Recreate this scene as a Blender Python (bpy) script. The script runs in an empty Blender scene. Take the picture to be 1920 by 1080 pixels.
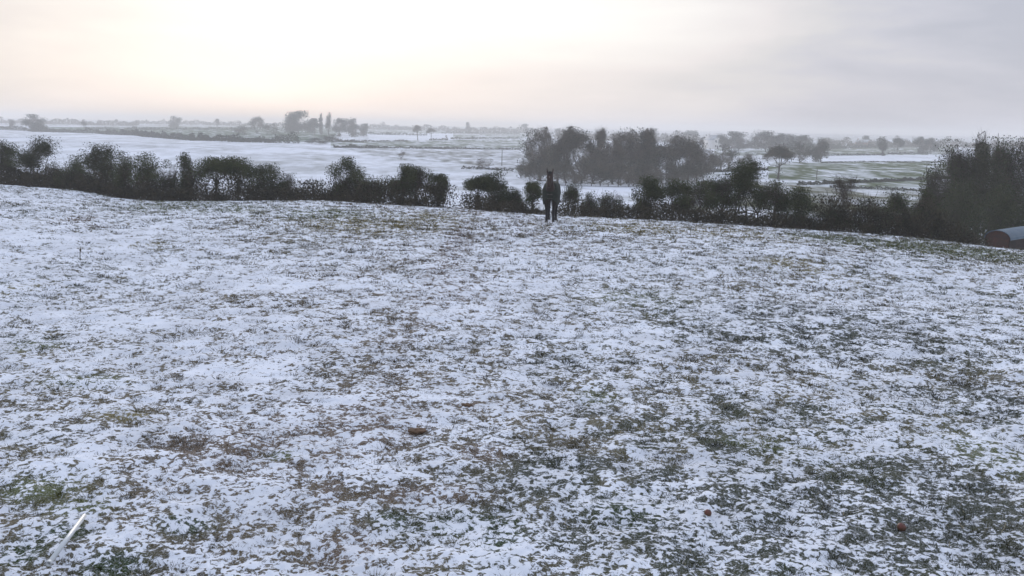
import bpy, math, random
import numpy as np

# ------------------------------------------------------------------ camera, world, sun
SC = bpy.context.scene
COL = SC.collection
R = math.radians
F = 1884.0                       # focal length in pixels of a 1920 wide frame
H = 3.4                          # eye height above the field
HS = 0.0185                      # the horizon falls to the right: camera roll
roll = math.atan(HS)
pitch = math.atan((540 - (221 + HS * 960)) * math.cos(roll) / F)
fwd = np.array([0, math.cos(pitch), -math.sin(pitch)])
r0 = np.array([1.0, 0, 0]); u0 = np.array([0, math.sin(pitch), math.cos(pitch)])
rgt = math.cos(roll) * r0 + math.sin(roll) * u0
upv = -math.sin(roll) * r0 + math.cos(roll) * u0
from mathutils import Matrix, Vector
cam = bpy.data.cameras.new('camera'); cam_o = bpy.data.objects.new('camera', cam); COL.objects.link(cam_o)
m = Matrix.Identity(4)
for i in range(3):
    m[i][0] = rgt[i]; m[i][1] = upv[i]; m[i][2] = -fwd[i]
m[2][3] = H
cam_o.matrix_world = m
cam.sensor_width = 36; cam.lens = 36 * F / 1920
cam.clip_start = 0.1; cam.clip_end = 12000
SC.camera = cam_o
SC.view_settings.view_transform = 'Standard'; SC.view_settings.look = 'None'
SC.view_settings.exposure = 0.05; SC.view_settings.gamma = 1
SC.cycles.volume_bounces = 3
SC.cycles.max_bounces = 6
SC.cycles.use_denoising = True; SC.cycles.denoiser = 'OPENIMAGEDENOISE'; SC.cycles.denoising_input_passes = 'RGB_ALBEDO_NORMAL'

SUN_AZ, SUN_EL = -13.0, 14.0     # degrees: left of the view direction, low winter sun
world = bpy.data.worlds.new('World'); SC.world = world; world.use_nodes = True
nt = world.node_tree; nt.nodes.clear()
def N(t, typ, **kw):
    n = t.nodes.new(typ)
    for k, v in kw.items():
        if k == 'inp':
            for a, b in v.items(): n.inputs[a].default_value = b
        else: setattr(n, k, v)
    return n
def MA(t, op, a, b=None, c=None, clamp=False):
    n = t.nodes.new('ShaderNodeMath'); n.operation = op; n.use_clamp = clamp
    for i, v in enumerate((a, b, c)):
        if v is None: continue
        if isinstance(v, (int, float)): n.inputs[i].default_value = v
        else: t.links.new(v, n.inputs[i])
    return n.outputs[0]
def ramp(t, fac, stops, interp='EASE'):
    n = t.nodes.new('ShaderNodeValToRGB'); n.color_ramp.interpolation = interp
    e = n.color_ramp.elements
    while len(e) < len(stops): e.new(0.5)
    for k, (p, c) in enumerate(stops):
        e[k].position = p; e[k].color = (*c, 1)
    t.links.new(fac, n.inputs[0]); return n.outputs[0]
L = nt.links
sky = N(nt, 'ShaderNodeTexSky', sky_type='NISHITA', sun_disc=False, sun_elevation=R(SUN_EL), sun_rotation=R(SUN_AZ))
bg1 = N(nt, 'ShaderNodeBackground', inp={'Strength': 0.08}); L.new(sky.outputs[0], bg1.inputs[0])
tc = N(nt, 'ShaderNodeTexCoord'); sep = N(nt, 'ShaderNodeSeparateXYZ'); L.new(tc.outputs['Generated'], sep.inputs[0])
X, Y, Z = sep.outputs
# streaky cloud noise, stretched along the horizon
mp = N(nt, 'ShaderNodeMapping'); mp.inputs['Scale'].default_value = (2.2, 2.2, 11.0); mp.inputs['Rotation'].default_value = (0, R(-7), 0)
L.new(tc.outputs['Generated'], mp.inputs[0])
nz = N(nt, 'ShaderNodeTexNoise', inp={'Scale': 1.3, 'Detail': 5.0, 'Roughness': 0.52, 'Distortion': 0.3}); L.new(mp.outputs[0], nz.inputs['Vector'])
nd = MA(nt, 'SUBTRACT', nz.outputs[0], 0.5)
nz2 = N(nt, 'ShaderNodeTexNoise', inp={'Scale': 4.0, 'Detail': 4.0, 'Roughness': 0.55}); L.new(mp.outputs[0], nz2.inputs['Vector'])
nd2 = MA(nt, 'SUBTRACT', nz2.outputs[0], 0.5)
gx = MA(nt, 'POWER', MA(nt, 'ABSOLUTE', MA(nt, 'DIVIDE', MA(nt, 'ADD', MA(nt, 'ADD', X, 0.14), MA(nt, 'MULTIPLY', Z, -0.25)), 0.345)), 2.3)
gz = MA(nt, 'POWER', MA(nt, 'ABSOLUTE', MA(nt, 'DIVIDE', MA(nt, 'SUBTRACT', Z, 0.150), 0.125)), 2.0)
g = MA(nt, 'EXPONENT', MA(nt, 'MULTIPLY', MA(nt, 'ADD', gx, gz), -0.9))
front = MA(nt, 'MULTIPLY_ADD', Y, 2.0, 0.1, clamp=True)
g = MA(nt, 'MULTIPLY', g, front)
g = MA(nt, 'MULTIPLY_ADD', nd, 0.75, g)
g = MA(nt, 'MULTIPLY_ADD', nd2, 0.22, g, clamp=True)
colr = ramp(nt, g, [(0.0, (.51, .525, .61)), (0.10, (.59, .595, .675)), (0.22, (.70, .69, .72)), (0.38, (.82, .785, .80)), (0.64, (.95, .925, .915)), (1.0, (1.12, 1.11, 1.06))], 'LINEAR')
warm = MA(nt, 'MULTIPLY', MA(nt, 'MULTIPLY_ADD', X, -3.0, -.85, clamp=True), .5)
mw_ = N(nt, 'ShaderNodeMix', data_type='RGBA', blend_type='MULTIPLY'); L.new(warm, mw_.inputs[0]); L.new(colr, mw_.inputs[6]); mw_.inputs[7].default_value = (1, .95, .82, 1); colr = mw_.outputs[2]
# above the picture the deck turns cooler and lifts the light on the snow
hi = MA(nt, 'MULTIPLY_ADD', Z, 2.2, -0.50, clamp=True)
mx = N(nt, 'ShaderNodeMix', data_type='RGBA'); L.new(hi, mx.inputs[0]); L.new(colr, mx.inputs[6]); mx.inputs[7].default_value = (.68, .765, .95, 1)
bg2 = N(nt, 'ShaderNodeBackground', inp={'Strength': 1.0}); L.new(mx.outputs[2], bg2.inputs[0])
mxs = N(nt, 'ShaderNodeMixShader', inp={0: 0.93}); L.new(bg1.outputs[0], mxs.inputs[1]); L.new(bg2.outputs[0], mxs.inputs[2])
wo = N(nt, 'ShaderNodeOutputWorld'); L.new(mxs.outputs[0], wo.inputs[0])

sun = bpy.data.lights.new('sun', 'SUN'); sun.energy = 1.2; sun.angle = R(14); sun.color = (1, .90, .80)
sun_o = bpy.data.objects.new('sun', sun); COL.objects.link(sun_o)
sd = Vector((math.sin(R(SUN_AZ)) * math.cos(R(SUN_EL)), math.cos(R(SUN_AZ)) * math.cos(R(SUN_EL)), math.sin(R(SUN_EL))))
sun_o.rotation_euler = sd.to_track_quat('Z', 'Y').to_euler(); sun_o.location = sd * 60

# ------------------------------------------------------------------ helpers
def ray(px, py):
    px = np.asarray(px, float); py = np.asarray(py, float)
    return fwd + rgt * ((px - 960) / F)[..., None] + upv * ((540 - py) / F)[..., None]
def yh(px): return 221 + HS * np.asarray(px, float)
def sl(px, dep):                       # drop per metre of depth for a point dep pixels under the horizon
    d = ray(px, yh(px) + dep); return -d[..., 2] / d[..., 1]

rs = np.random.RandomState(11)
TAB = rs.rand(512, 512)
def vn(x, y, s=0):
    x = x + 17.3 * s; y = y - 9.1 * s
    xi = np.floor(x).astype(np.int64); yi = np.floor(y).astype(np.int64)
    fx = x - xi; fy = y - yi
    fx = fx * fx * fx * (fx * (fx * 6 - 15) + 10); fy = fy * fy * fy * (fy * (fy * 6 - 15) + 10)
    a = TAB[xi & 511, yi & 511]; b = TAB[(xi + 1) & 511, yi & 511]
    c = TAB[xi & 511, (yi + 1) & 511]; d = TAB[(xi + 1) & 511, (yi + 1) & 511]
    return (a + (b - a) * fx) * (1 - fy) + (c + (d - c) * fx) * fy - 0.5
def fbm(x, y, sc, oct=4, s=0, gain=.5):
    v = 0; a = 1; t = 0; ca, sa = math.cos(.7), math.sin(.7)
    x = x / sc; y = y / sc
    for i in range(oct):
        v = v + a * vn(x, y, s + i * 3.7); t += a * a; a *= gain
        x, y = (ca * x - sa * y) * 2.03, (sa * x + ca * y) * 2.03
    return v / math.sqrt(t) / 0.19        # about unit variance
def sstep(a, b, x):
    t = np.clip((x - a) / (b - a), 0, 1); return t * t * (3 - 2 * t)

# ---- terrain: z along 11 lines of sight, blended and smoothed
cpx = np.array([0, 150, 220, 300, 600, 850, 1030, 1250, 1500, 1700, 1900], float)
cby = np.array([345, 357, 372, 377, 375, 390, 403, 413, 429, 443, 467], float)
cD = np.array([56, 53, 50, 48, 47, 46, 45, 44, 43, 42.5, 42], float)
fd = np.array([66, 80, 100, 130, 170, 230, 310, 450, 700, 1100, 1800, 3200], float)
dep = np.array([
 [132,130,120,104,82,56,39,30,20,10,3,0], [140,137,124,105,82,56,39.5,30,20,10,3,0],
 [156,148,130,108,84,58,40,31,21,10,3,0], [158,152,135,112,87,60,41,31,21,10,3,0],
 [155,152,138,116,92,67,47,33,22,11,4,0], [166,164,148,122,98,77,60,42,26,13,5,0],
 [175,170,152,125,102,80,62,43,26,13,5,0], [182,176,156,128,104,82,64,45,27,14,5,0],
 [196,186,162,131,106,83,65,46,28,14,4,0], [207,194,167,133,107,84,66,46,28,14,4,0],
 [232,215,180,142,110,86,67,46,28,14,4,0]], float)
d_ = ray(cpx, cby); cu = d_[:, 0] / d_[:, 1]
czb = H - cD * (-d_[:, 2] / d_[:, 1])
NT = 500; T0, T1 = math.log(.1), math.log(4200 / 42.)
ts = np.linspace(T0, T1, NT)
prof = np.zeros((len(cpx), NT))
for i in range(len(cpx)):
    dd = cD[i] * np.exp(ts)
    zz = H - fd * sl(cpx[i], dep[i])
    out = np.interp(np.log(dd), np.log(np.r_[cD[i], fd]), np.r_[czb[i], zz])
    prof[i] = np.where(ts < 0, czb[i] * np.exp(ts * 2.5), out)
NU = 260; us = np.linspace(cu[0] - .15, cu[-1] + .15, NU)
ZT = np.array([np.interp(us, cu, prof[:, j]) for j in range(NT)]).T
def smooth(a, k, ax):
    w = np.exp(-np.linspace(-2, 2, 2 * k + 1) ** 2); w /= w.sum()
    p = np.pad(a, [(k, k) if q == ax else (0, 0) for q in range(2)], mode='edge')
    return sum(w[i] * np.take(p, range(i, i + a.shape[ax]), axis=ax) for i in range(2 * k + 1))
ZT = smooth(smooth(ZT, 4, 1), 6, 0)
Dt = np.interp(us, cu, cD)
AZC = R(34)
def colpar(x, y):
    az = np.arctan2(x, y); a = np.abs(az)
    over = np.clip((a - AZC) / (math.pi - AZC), 0, 1)
    azc = np.clip(az, -AZC, AZC)
    u = np.tan(azc) * (1 - sstep(0, 1, over))
    depth = np.hypot(x, y) * np.cos(np.minimum(a, AZC))
    return u, depth
def gz(x, y):
    x = np.asarray(x, float); y = np.asarray(y, float)
    u, dp = colpar(x, y)
    ui = np.clip((u - us[0]) / (us[1] - us[0]), 0, NU - 1.001); D = np.interp(u, us, Dt)
    ti = np.clip((np.log(np.maximum(dp, .01) / D) - T0) / (ts[1] - ts[0]), 0, NT - 1.001)
    i = ui.astype(int); j = ti.astype(int); a = ui - i; b = ti - j
    z = (ZT[i, j] * (1 - a) + ZT[i + 1, j] * a) * (1 - b) + (ZT[i, j + 1] * (1 - a) + ZT[i + 1, j + 1] * a) * b
    z = z + .05 * fbm(x, y, 7, 2, 5) * sstep(4, 9, dp) * (1 - sstep(30, 44, dp))
    z = z + .35 * fbm(x, y, 60, 2, 8) * sstep(110, 200, dp) * (1 - sstep(700, 1500, dp))
    return z
def unproj(px, py, dmin=4.0):
    """first point of the ground seen at this pixel of the photograph"""
    d = ray(px, py); d = d / d[1]
    ds = np.exp(np.linspace(math.log(dmin), math.log(3400), 3000))
    below = (H + d[2] * ds) < gz(d[0] * ds, ds)
    k = int(np.argmax(below)) if below.any() else int(np.argmin(np.abs(H + d[2] * ds - gz(d[0] * ds, ds))))
    k = max(k, 0)
    x, y = d[0] * ds[k], ds[k]
    return x, y, float(gz(x, y))
def at(px, depth, py=None):
    """point of the ground in the column px at this depth"""
    d = ray(px, 300 if py is None else py); x = d[0] / d[1] * depth
    return x, depth, float(gz(x, depth))
def ztop(px, py, depth):
    d = ray(px, py); return H + d[2] / d[1] * depth
def proj(x, y, z):
    v = np.stack([x, y, z - H], -1); f_ = v @ fwd
    return 960 + F * (v @ rgt) / f_, 540 - F * (v @ upv) / f_

def mesh(name, verts, faces, mats, parent=None, smooth_=False, cols=None, mi=None):
    """faces: (n,k) int array, or list of such arrays"""
    if not isinstance(faces, (list, tuple)): faces = [faces]
    faces = [np.asarray(f, np.int32) for f in faces if len(f)]
    me = bpy.data.meshes.new(name)
    me.vertices.add(len(verts)); me.vertices.foreach_set('co', np.asarray(verts, np.float32).ravel())
    lv = np.concatenate([f.ravel() for f in faces]); tot = np.concatenate([np.full(len(f), f.shape[1], np.int32) for f in faces])
    me.loops.add(len(lv)); me.loops.foreach_set('vertex_index', lv)
    me.polygons.add(len(tot)); me.polygons.foreach_set('loop_start', np.r_[0, np.cumsum(tot)[:-1]].astype(np.int32))
    if smooth_: me.polygons.foreach_set('use_smooth', np.ones(len(tot), bool))
    if mi is not None: me.polygons.foreach_set('material_index', mi)
    me.update(calc_edges=True)
    if cols is not None:
        a = me.color_attributes.new('Tint', 'FLOAT_COLOR', 'POINT')
        c = np.ones((len(verts), 4), np.float32); c[:, :3] = cols; a.data.foreach_set('color', c.ravel())
    for q in (mats if isinstance(mats, (list, tuple)) else [mats]): me.materials.append(q)
    o = bpy.data.objects.new(name, me); COL.objects.link(o)
    if parent: o.parent = parent
    return o
def tag(o, label=None, cat=None, group=None, kind=None):
    if label: o['label'] = label
    if cat: o['category'] = cat
    if group: o['group'] = group
    if kind: o['kind'] = kind
    return o
def empty(name, loc, rz=0):
    o = bpy.data.objects.new(name, None); COL.objects.link(o); o.location = loc; o.rotation_euler = (0, 0, rz)
    o.empty_display_size = .3; return o

def mat(name, base, rough=.85, var=None, vscale=3, bump=0, bscale=20, spec=.3, randv=0.0):
    """plain rough material, two tones mixed by noise, with per object variation"""
    M = bpy.data.materials.new(name); M.use_nodes = True; t = M.node_tree; p = t.nodes['Principled BSDF']
    p.inputs['Roughness'].default_value = rough; p.inputs['Specular IOR Level'].default_value = spec
    tcn = N(t, 'ShaderNodeTexCoord')
    n = N(t, 'ShaderNodeTexNoise', inp={'Scale': vscale, 'Detail': 4.0}); t.links.new(tcn.outputs['Object'], n.inputs['Vector'])
    c = ramp(t, n.outputs[0], [(.35, base), (.65, var or base)])
    if randv:
        oi = N(t, 'ShaderNodeObjectInfo'); hs = N(t, 'ShaderNodeHueSaturation')
        t.links.new(MA(t, 'MULTIPLY_ADD', oi.outputs['Random'], randv, 1 - randv / 2), hs.inputs['Value']); t.links.new(c, hs.inputs['Color']); c = hs.outputs[0]
    t.links.new(c, p.inputs['Base Color'])
    if bump:
        b = N(t, 'ShaderNodeTexNoise', inp={'Scale': bscale, 'Detail': 5.0}); t.links.new(tcn.outputs['Object'], b.inputs['Vector'])
        bn = N(t, 'ShaderNodeBump', inp={'Strength': bump, 'Distance': .02}); t.links.new(b.outputs[0], bn.inputs['Height']); t.links.new(bn.outputs[0], p.inputs['Normal'])
    return M

M_ivy = mat('ivy_leaves', (.030, .042, .014), .8, (.072, .082, .030), 1.6, randv=.4)
M_twig = mat('winter_twigs', (.060, .046, .034), .9, (.095, .078, .055), 1.2, randv=.35)
M_twigo = mat('olive_twigs', (.050, .050, .028), .9, (.085, .082, .045), 1.2, randv=.3)
M_bark = mat('bark', (.045, .038, .030), .95, (.085, .075, .058), 4, bump=.6, bscale=14)
M_hedge = mat('hedge_leaves', (.032, .030, .018), .85, (.072, .060, .036), 1.5)
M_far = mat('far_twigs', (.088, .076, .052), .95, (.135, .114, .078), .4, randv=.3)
M_fard = mat('far_evergreen', (.030, .040, .024), .95, (.055, .066, .040), .4, randv=.3)

# ------------------------------------------------------------------ ground
# patches of barer or snowier turf: px, py, rx, ry (photo pixels of their outline on the ground), change of cover, tint
PATCH = [
 (700,418,150,22,.30,'o'),(600,400,90,10,.16,'g'),(340,388,110,9,.32,'g'),(300,382,60,5,.2,'g'),(440,392,80,8,.16,'g'),(820,405,50,12,.12,'o'),
 (845,480,28,70,.20,'b'),(850,545,50,30,.18,'b'),(1180,425,110,12,.10,'o'),(1500,500,70,16,.22,'o'),(1380,440,120,10,.10,'o'),
 (1650,458,130,10,.36,'g'),(1800,470,110,10,.40,'g'),(1890,478,60,9,.32,'g'),(1560,447,60,6,.2,'g'),
 (1200,560,90,16,.12,'g'),(1330,585,110,14,.12,'g'),(40,542,34,12,.36,'o'),(150,412,30,5,.3,'b'),(190,426,24,4,.22,'b'),(260,462,60,8,.12,'o'),
 (1480,590,240,26,.10,'d'),(1560,640,260,40,.12,'d'),(1040,680,70,8,.30,'d'),(1690,600,150,20,.08,'d'),
 (780,806,26,9,.5,'b'),(880,760,30,10,.35,'b'),(1115,745,40,14,.28,'g'),(1130,770,34,8,.3,'d'),(905,850,60,18,.2,'b'),
 (650,800,140,60,.10,'b'),(450,830,160,60,.08,'b'),(230,780,60,10,.25,'o'),(60,650,50,10,.25,'g'),(160,715,70,12,.18,'g'),
 (730,985,42,32,.45,'G'),(850,980,60,26,.34,'G'),(940,1000,60,50,.18,'G'),(800,930,120,20,.12,'b'),(350,985,50,18,.42,'G'),(530,855,34,8,.45,'g'),
 (75,915,80,26,.30,'g'),(150,950,60,20,.20,'g'),(120,1000,60,20,.28,'G'),(40,1040,50,26,.36,'G'),(215,1060,60,26,.42,'G'),(620,915,20,30,.35,'b'),
 (660,1030,70,40,.2,'b'),(1080,870,90,20,.30,'d'),(1230,890,60,16,.34,'d'),(1010,900,60,40,.18,'d'),(1420,835,80,14,.30,'g'),(1350,840,40,12,.35,'d'),
 (1640,930,60,50,.26,'g'),(1760,990,60,14,.4,'d'),(1850,850,60,40,.18,'g'),(1720,740,70,16,.24,'d'),(1880,760,60,40,.14,'d'),
 (1490,1060,40,24,.40,'G'),(1650,1040,70,50,.22,'G'),(1250,1000,120,50,.12,'d'),(1400,960,160,50,.10,'d'),(1800,920,120,60,.12,'d'),
 (1060,1010,80,40,.12,'d'),(1180,960,70,30,.14,'G'),(1880,1050,60,40,.18,'d'),(1600,980,300,110,.08,'d'),
 (480,540,200,50,-.14,''),(250,610,240,50,-.12,''),(420,700,160,40,-.10,''),(990,520,110,30,-.14,''),(1100,640,110,50,-.12,''),(870,640,130,50,-.10,''),
 (1700,540,220,26,-.16,''),(1250,720,150,24,-.12,''),(1000,720,160,26,-.10,''),(100,440,200,40,-.10,''),(90,780,90,30,-.12,''),(450,950,120,30,-.10,''),
 (640,750,80,30,-.10,''),(1180,500,120,24,-.08,''),(1500,720,120,20,-.06,''),(560,640,120,26,-.08,'')]
PW = []
for (px, py, rx, ry, dc, tn) in PATCH:
    x, y, z = unproj(px, py)
    y1 = unproj(px, py - ry)[1]; y2 = unproj(px, min(py + ry, 1150))[1]
    if y1 > 60: y1 = y + (y - y2)
    PW.append((x, y, rx * y / F, max((y1 - y2) / 2, .05), dc, tn))
TN = {'o': (.185, .155, .060), 'g': (.105, .118, .040), 'G': (.034, .052, .014), 'b': (.150, .108, .072), 'd': (.052, .056, .034)}
def cover(x, y):
    """share of bare turf and its tint at this place of the near field"""
    r = np.hypot(x, y)
    c = np.interp(r, [5, 8.5, 11, 16, 24, 45, 60], [.47, .45, .41, .36, .34, .38, .42])
    c = c + .10 * sstep(-2.5, 3.5, x) * (1 - sstep(11, 22, r)) - .11 * (1 - sstep(-14, -5, x)) * sstep(13, 24, r) - .02 * (1 - sstep(-8, -2, x))
    c = c + .035 * fbm(x, y, 2.6, 3, 21) + .03 * fbm(x, y, .8, 2, 27)
    t = np.zeros(x.shape + (3,)); 
    k1 = sstep(-1, 1, fbm(x, y, 1.9, 3, 31))[..., None]; k2 = sstep(-.6, 1.4, fbm(x, y, .35, 3, 37))[..., None]
    A = np.array([.052, .060, .028]); B = np.array([.100, .086, .044]); C = np.array([.175, .148, .078]); 
    t = A * (1 - k1) + B * k1; t = t * (1 - .55 * k2) + C * .55 * k2
    # browner left of the middle, greyer and darker to the right near the viewer
    b = (np.exp(-((x + 2.0 + .02 * r) / (1 + .18 * r)) ** 2))[..., None]; t = t * (1 - .45 * b) + np.array([.150, .105, .072]) * .45 * b
    pos = np.zeros_like(c)
    for (cx, cy, sx, sy, dc, tn) in PW:
        q = ((x - cx) / sx) ** 2 + ((y - cy) / sy) ** 2
        w = np.where(q < 9, np.exp(-q), 0)
        if dc > 0: pos = pos + dc * w * .8
        else: c = c + dc * w * .55
        if tn: 
            ww = np.clip(w * 1.4, 0, 1)[..., None]; t = t * (1 - ww) + np.array(TN[tn]) * ww
    c = c + (.22 + .20 * sstep(20, 38, r)) * (1 - np.exp(-pos / .28))
    return np.clip(c, .02, .74), t
def bare(x, y, c):
    """how far each place lies over (grass) or under (snow) the threshold, without its finest grain"""
    r = np.hypot(x, y)
    w = np.interp(r, [8, 16, 40], [.36, .50, .66])
    g1 = .96 * fbm(x, y, .17, 3, 41, .8) + .28 * fbm(x, y, .6, 2, 45)
    p = np.clip(c, .02, .98); tt = np.sqrt(-2 * np.log(np.minimum(p, 1 - p)))
    iv = tt - (2.30753 + .27061 * tt) / (1 + .99229 * tt + .04481 * tt * tt); iv = np.where(p < .5, iv, -iv)
    return w * g1 - iv, np.sqrt(1 - w * w)

# fields of the valley: outlines on the photo, tint, share of snow
FIELDS = [
 ([(60,238),(540,238),(640,240),(620,266),(480,266),(350,262),(200,250),(60,247)], (.035,.075,.028), .06),
 ([(690,236),(985,236),(985,250),(690,251)], (.08,.11,.05), .45),
 ([(690,251),(850,250),(850,263),(690,264)], (.3,.3,.26), .97),
 ([(850,252),(985,251),(985,259),(850,260)], (.09,.12,.06), .5),
 ([(620,265),(985,261),(985,279),(620,277)], (.08,.11,.055), .42),
 ([(640,278),(985,280),(985,320),(860,306),(760,300),(700,292)], (.15,.15,.12), .66),
 ([(1340,276),(1480,276),(1480,292),(1340,292)], (.11,.14,.08), .6),
 ([(1480,277),(1790,274),(1790,290),(1480,291)], (.10,.12,.06), .2),
 ([(1460,291),(1760,290),(1760,303),(1460,306)], (.2,.2,.2), .97),
 ([(1280,319),(1430,316),(1430,336),(1280,336)], (.12,.14,.1), .80),
 ([(1440,305),(1540,303),(1760,302),(1860,312),(1860,338),(1640,340),(1500,346),(1440,346)], (.085,.112,.05), .34),
 ([(1500,346),(1640,340),(1780,334),(1920,332),(1920,380),(1780,360),(1560,352)], (.10,.125,.062), .50),
 ([(1280,330),(1500,346),(1560,352),(1780,360),(1920,380),(1920,420),(1280,400)], (.14,.14,.09), .55),
 ([(1640,262),(1780,262),(1780,268),(1640,269)], (.2,.2,.2), .95)]
def inpoly(px, py, poly):
    ins = np.zeros(px.shape, bool); n = len(poly)
    for i in range(n):
        x1, y1 = poly[i]; x2, y2 = poly[(i + 1) % n]
        if y1 == y2: continue
        ins ^= ((y1 > py) != (y2 > py)) & (px < (x2 - x1) * (py - y1) / (y2 - y1) + x1)
    return ins

az_f = np.linspace(-R(34), R(34), 1080)
az_o = np.r_[np.linspace(-math.pi, -R(34), 90)[:-1]]; az_p = np.linspace(R(34), math.pi, 90)[1:-1]
az = np.concatenate([az_o, az_f, az_p]); NA = len(az)
rr = [.6, 1.5, 2.6, 3.8, 4.8, 5.6]
while rr[-1] < 64: rr.append(rr[-1] * (1.0034 if rr[-1] < 16 else 1.0048))
while rr[-1] < 3300: rr.append(rr[-1] * 1.011)
rr = np.array(rr); NR = len(rr)
GA, GR = np.meshgrid(az, rr)
gx_ = (np.sin(GA) * GR).ravel(); gy_ = (np.cos(GA) * GR).ravel()
zb_ = gz(gx_, gy_)
rad = np.hypot(gx_, gy_); near = (rad < 95)
colr_ = np.zeros((len(gx_), 3)); zadd = np.zeros(len(gx_))
SNOW = np.array([.80, .825, .885])
nx, ny = gx_[near], gy_[near]
c, t = cover(nx, ny); mv, mb = bare(nx, ny, c)
colr_[near] = t; b = sstep(-.7, .7, mv)
mask_ = np.zeros((len(gx_), 3)); mask_[:, 0] = 9.0; mask_[near, 0] = mv; mask_[near, 1] = mb
mask_[near, 2] = np.clip(1 + .05 * fbm(nx, ny, .6, 3, 61), .8, 1.1)
zadd[near] = .010 * (1 - b) + .011 * fbm(nx, ny, .34, 2, 71) + .0035 * fbm(nx, ny, .06, 2, 77)
fm = ~near; fx_, fy_ = gx_[fm], gy_[fm]
fpx, fpy = proj(fx_, fy_, zb_[fm])
tint = np.tile(np.array([.16, .16, .12]), (len(fx_), 1)); share = np.full(len(fx_), .82)
u_, dp_ = colpar(fx_, fy_)
share = np.where(dp_ > 900, .5, share)
infr = (np.abs(np.arctan2(fx_, fy_)) < R(33))
for poly, tc_, s_ in FIELDS:
    k = inpoly(fpx, fpy, poly) & infr & (dp_ > 100)
    tint[k] = tc_; share[k] = s_ if s_ > .9 else s_ * .78
nn = .6 * fbm(fx_ , fy_ * .45, 9, 4, 81) + .7 * fbm(fx_, fy_ * .3, 2.2, 3, 85) 
sm = np.clip(share + .30 * nn * np.clip(1.25 - share, 0, 1), 0, 1)
sm = sm[:, None]
colr_[fm] = SNOW * (1.0 + .03 * fbm(fx_, fy_, 20, 2, 88))[:, None] * sm + tint * (1 - sm)
verts = np.stack([gx_, gy_, zb_ + zadd], 1)
idx = np.arange(NR * NA).reshape(NR, NA)
a_ = idx[:-1]; b2 = idx[1:]
q = np.stack([a_, np.roll(a_, -1, 1), np.roll(b2, -1, 1), b2], -1).reshape(-1, 4)[:, ::-1]
cen = len(verts); verts = np.vstack([verts, [0, 0, 0]]); colr_ = np.vstack([colr_, colr_[0]]); mask_ = np.vstack([mask_, mask_[0]])
tri = np.stack([np.full(NA, cen), np.roll(idx[0], -1), idx[0]], 1)
MG = bpy.data.materials.new('snowy_turf'); MG.use_nodes = True; t = MG.node_tree; p = t.nodes['Principled BSDF']
p.inputs['Roughness'].default_value = .9; p.inputs['Specular IOR Level'].default_value = 0.0
va = N(t, 'ShaderNodeVertexColor', layer_name='Tint'); tcn = N(t, 'ShaderNodeTexCoord')
n1 = N(t, 'ShaderNodeTexNoise', inp={'Scale': 38.0, 'Detail': 4.0, 'Roughness': .7}); t.links.new(tcn.outputs['Object'], n1.inputs['Vector'])
vm = N(t, 'ShaderNodeVertexColor', layer_name='Mask'); sm_ = N(t, 'ShaderNodeSeparateColor'); t.links.new(vm.outputs[0], sm_.inputs[0])
nf = N(t, 'ShaderNodeTexNoise', inp={'Scale': 17.0, 'Detail': 3.0, 'Roughness': .66, 'Distortion': .5}); t.links.new(tcn.outputs['Object'], nf.inputs['Vector'])
fine_ = MA(t, 'MULTIPLY', MA(t, 'SUBTRACT', nf.outputs[0], .5), 9.5)
v = MA(t, 'ADD', sm_.outputs[0], MA(t, 'MULTIPLY', fine_, sm_.outputs[1]))
mr = N(t, 'ShaderNodeMapRange', interpolation_type='SMOOTHSTEP'); t.links.new(v, mr.inputs['Value']); mr.inputs['From Min'].default_value = -.28; mr.inputs['From Max'].default_value = .42
ns_ = N(t, 'ShaderNodeTexNoise', inp={'Scale': 70.0, 'Detail': 3.0, 'Roughness': .7}); t.links.new(tcn.outputs['Object'], ns_.inputs['Vector'])
frost = MA(t, 'MULTIPLY_ADD', ns_.outputs[0], 1.9, .0, clamp=True)
isn = MA(t, 'GREATER_THAN', sm_.outputs[0], 8.0)
M_ = MA(t, 'MULTIPLY', mr.outputs[0], MA(t, 'MAXIMUM', frost, isn))
v1 = MA(t, 'MULTIPLY_ADD', n1.outputs[0], 1.3, .35)
v1 = MA(t, 'MAXIMUM', v1, isn)
mm = N(t, 'ShaderNodeVectorMath', operation='SCALE'); t.links.new(va.outputs[0], mm.inputs[0]); t.links.new(v1, mm.inputs['Scale'])
sc_ = N(t, 'ShaderNodeVectorMath', operation='SCALE'); sc_.inputs[0].default_value = tuple(SNOW); t.links.new(sm_.outputs[2], sc_.inputs['Scale'])
mxg = N(t, 'ShaderNodeMix', data_type='RGBA'); t.links.new(M_, mxg.inputs[0]); t.links.new(sc_.outputs[0], mxg.inputs[6]); t.links.new(mm.outputs[0], mxg.inputs[7])
t.links.new(mxg.outputs[2], p.inputs['Base Color'])
hh = MA(t, 'ADD', MA(t, 'MULTIPLY', mr.outputs[0], -.7), MA(t, 'MULTIPLY', n1.outputs[0], 1.0))
bn = N(t, 'ShaderNodeBump', inp={'Strength': .75, 'Distance': .010}); t.links.new(hh, bn.inputs['Height']); t.links.new(bn.outputs[0], p.inputs['Normal'])
go = mesh('ground', verts, [q, tri], MG, smooth_=True, cols=colr_); tag(go, kind='structure')
atm = go.data.color_attributes.new('Mask', 'FLOAT_COLOR', 'POINT'); mk_ = np.ones((len(verts), 4), np.float32); mk_[:, :3] = mask_; atm.data.foreach_set('color', mk_.ravel())

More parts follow.
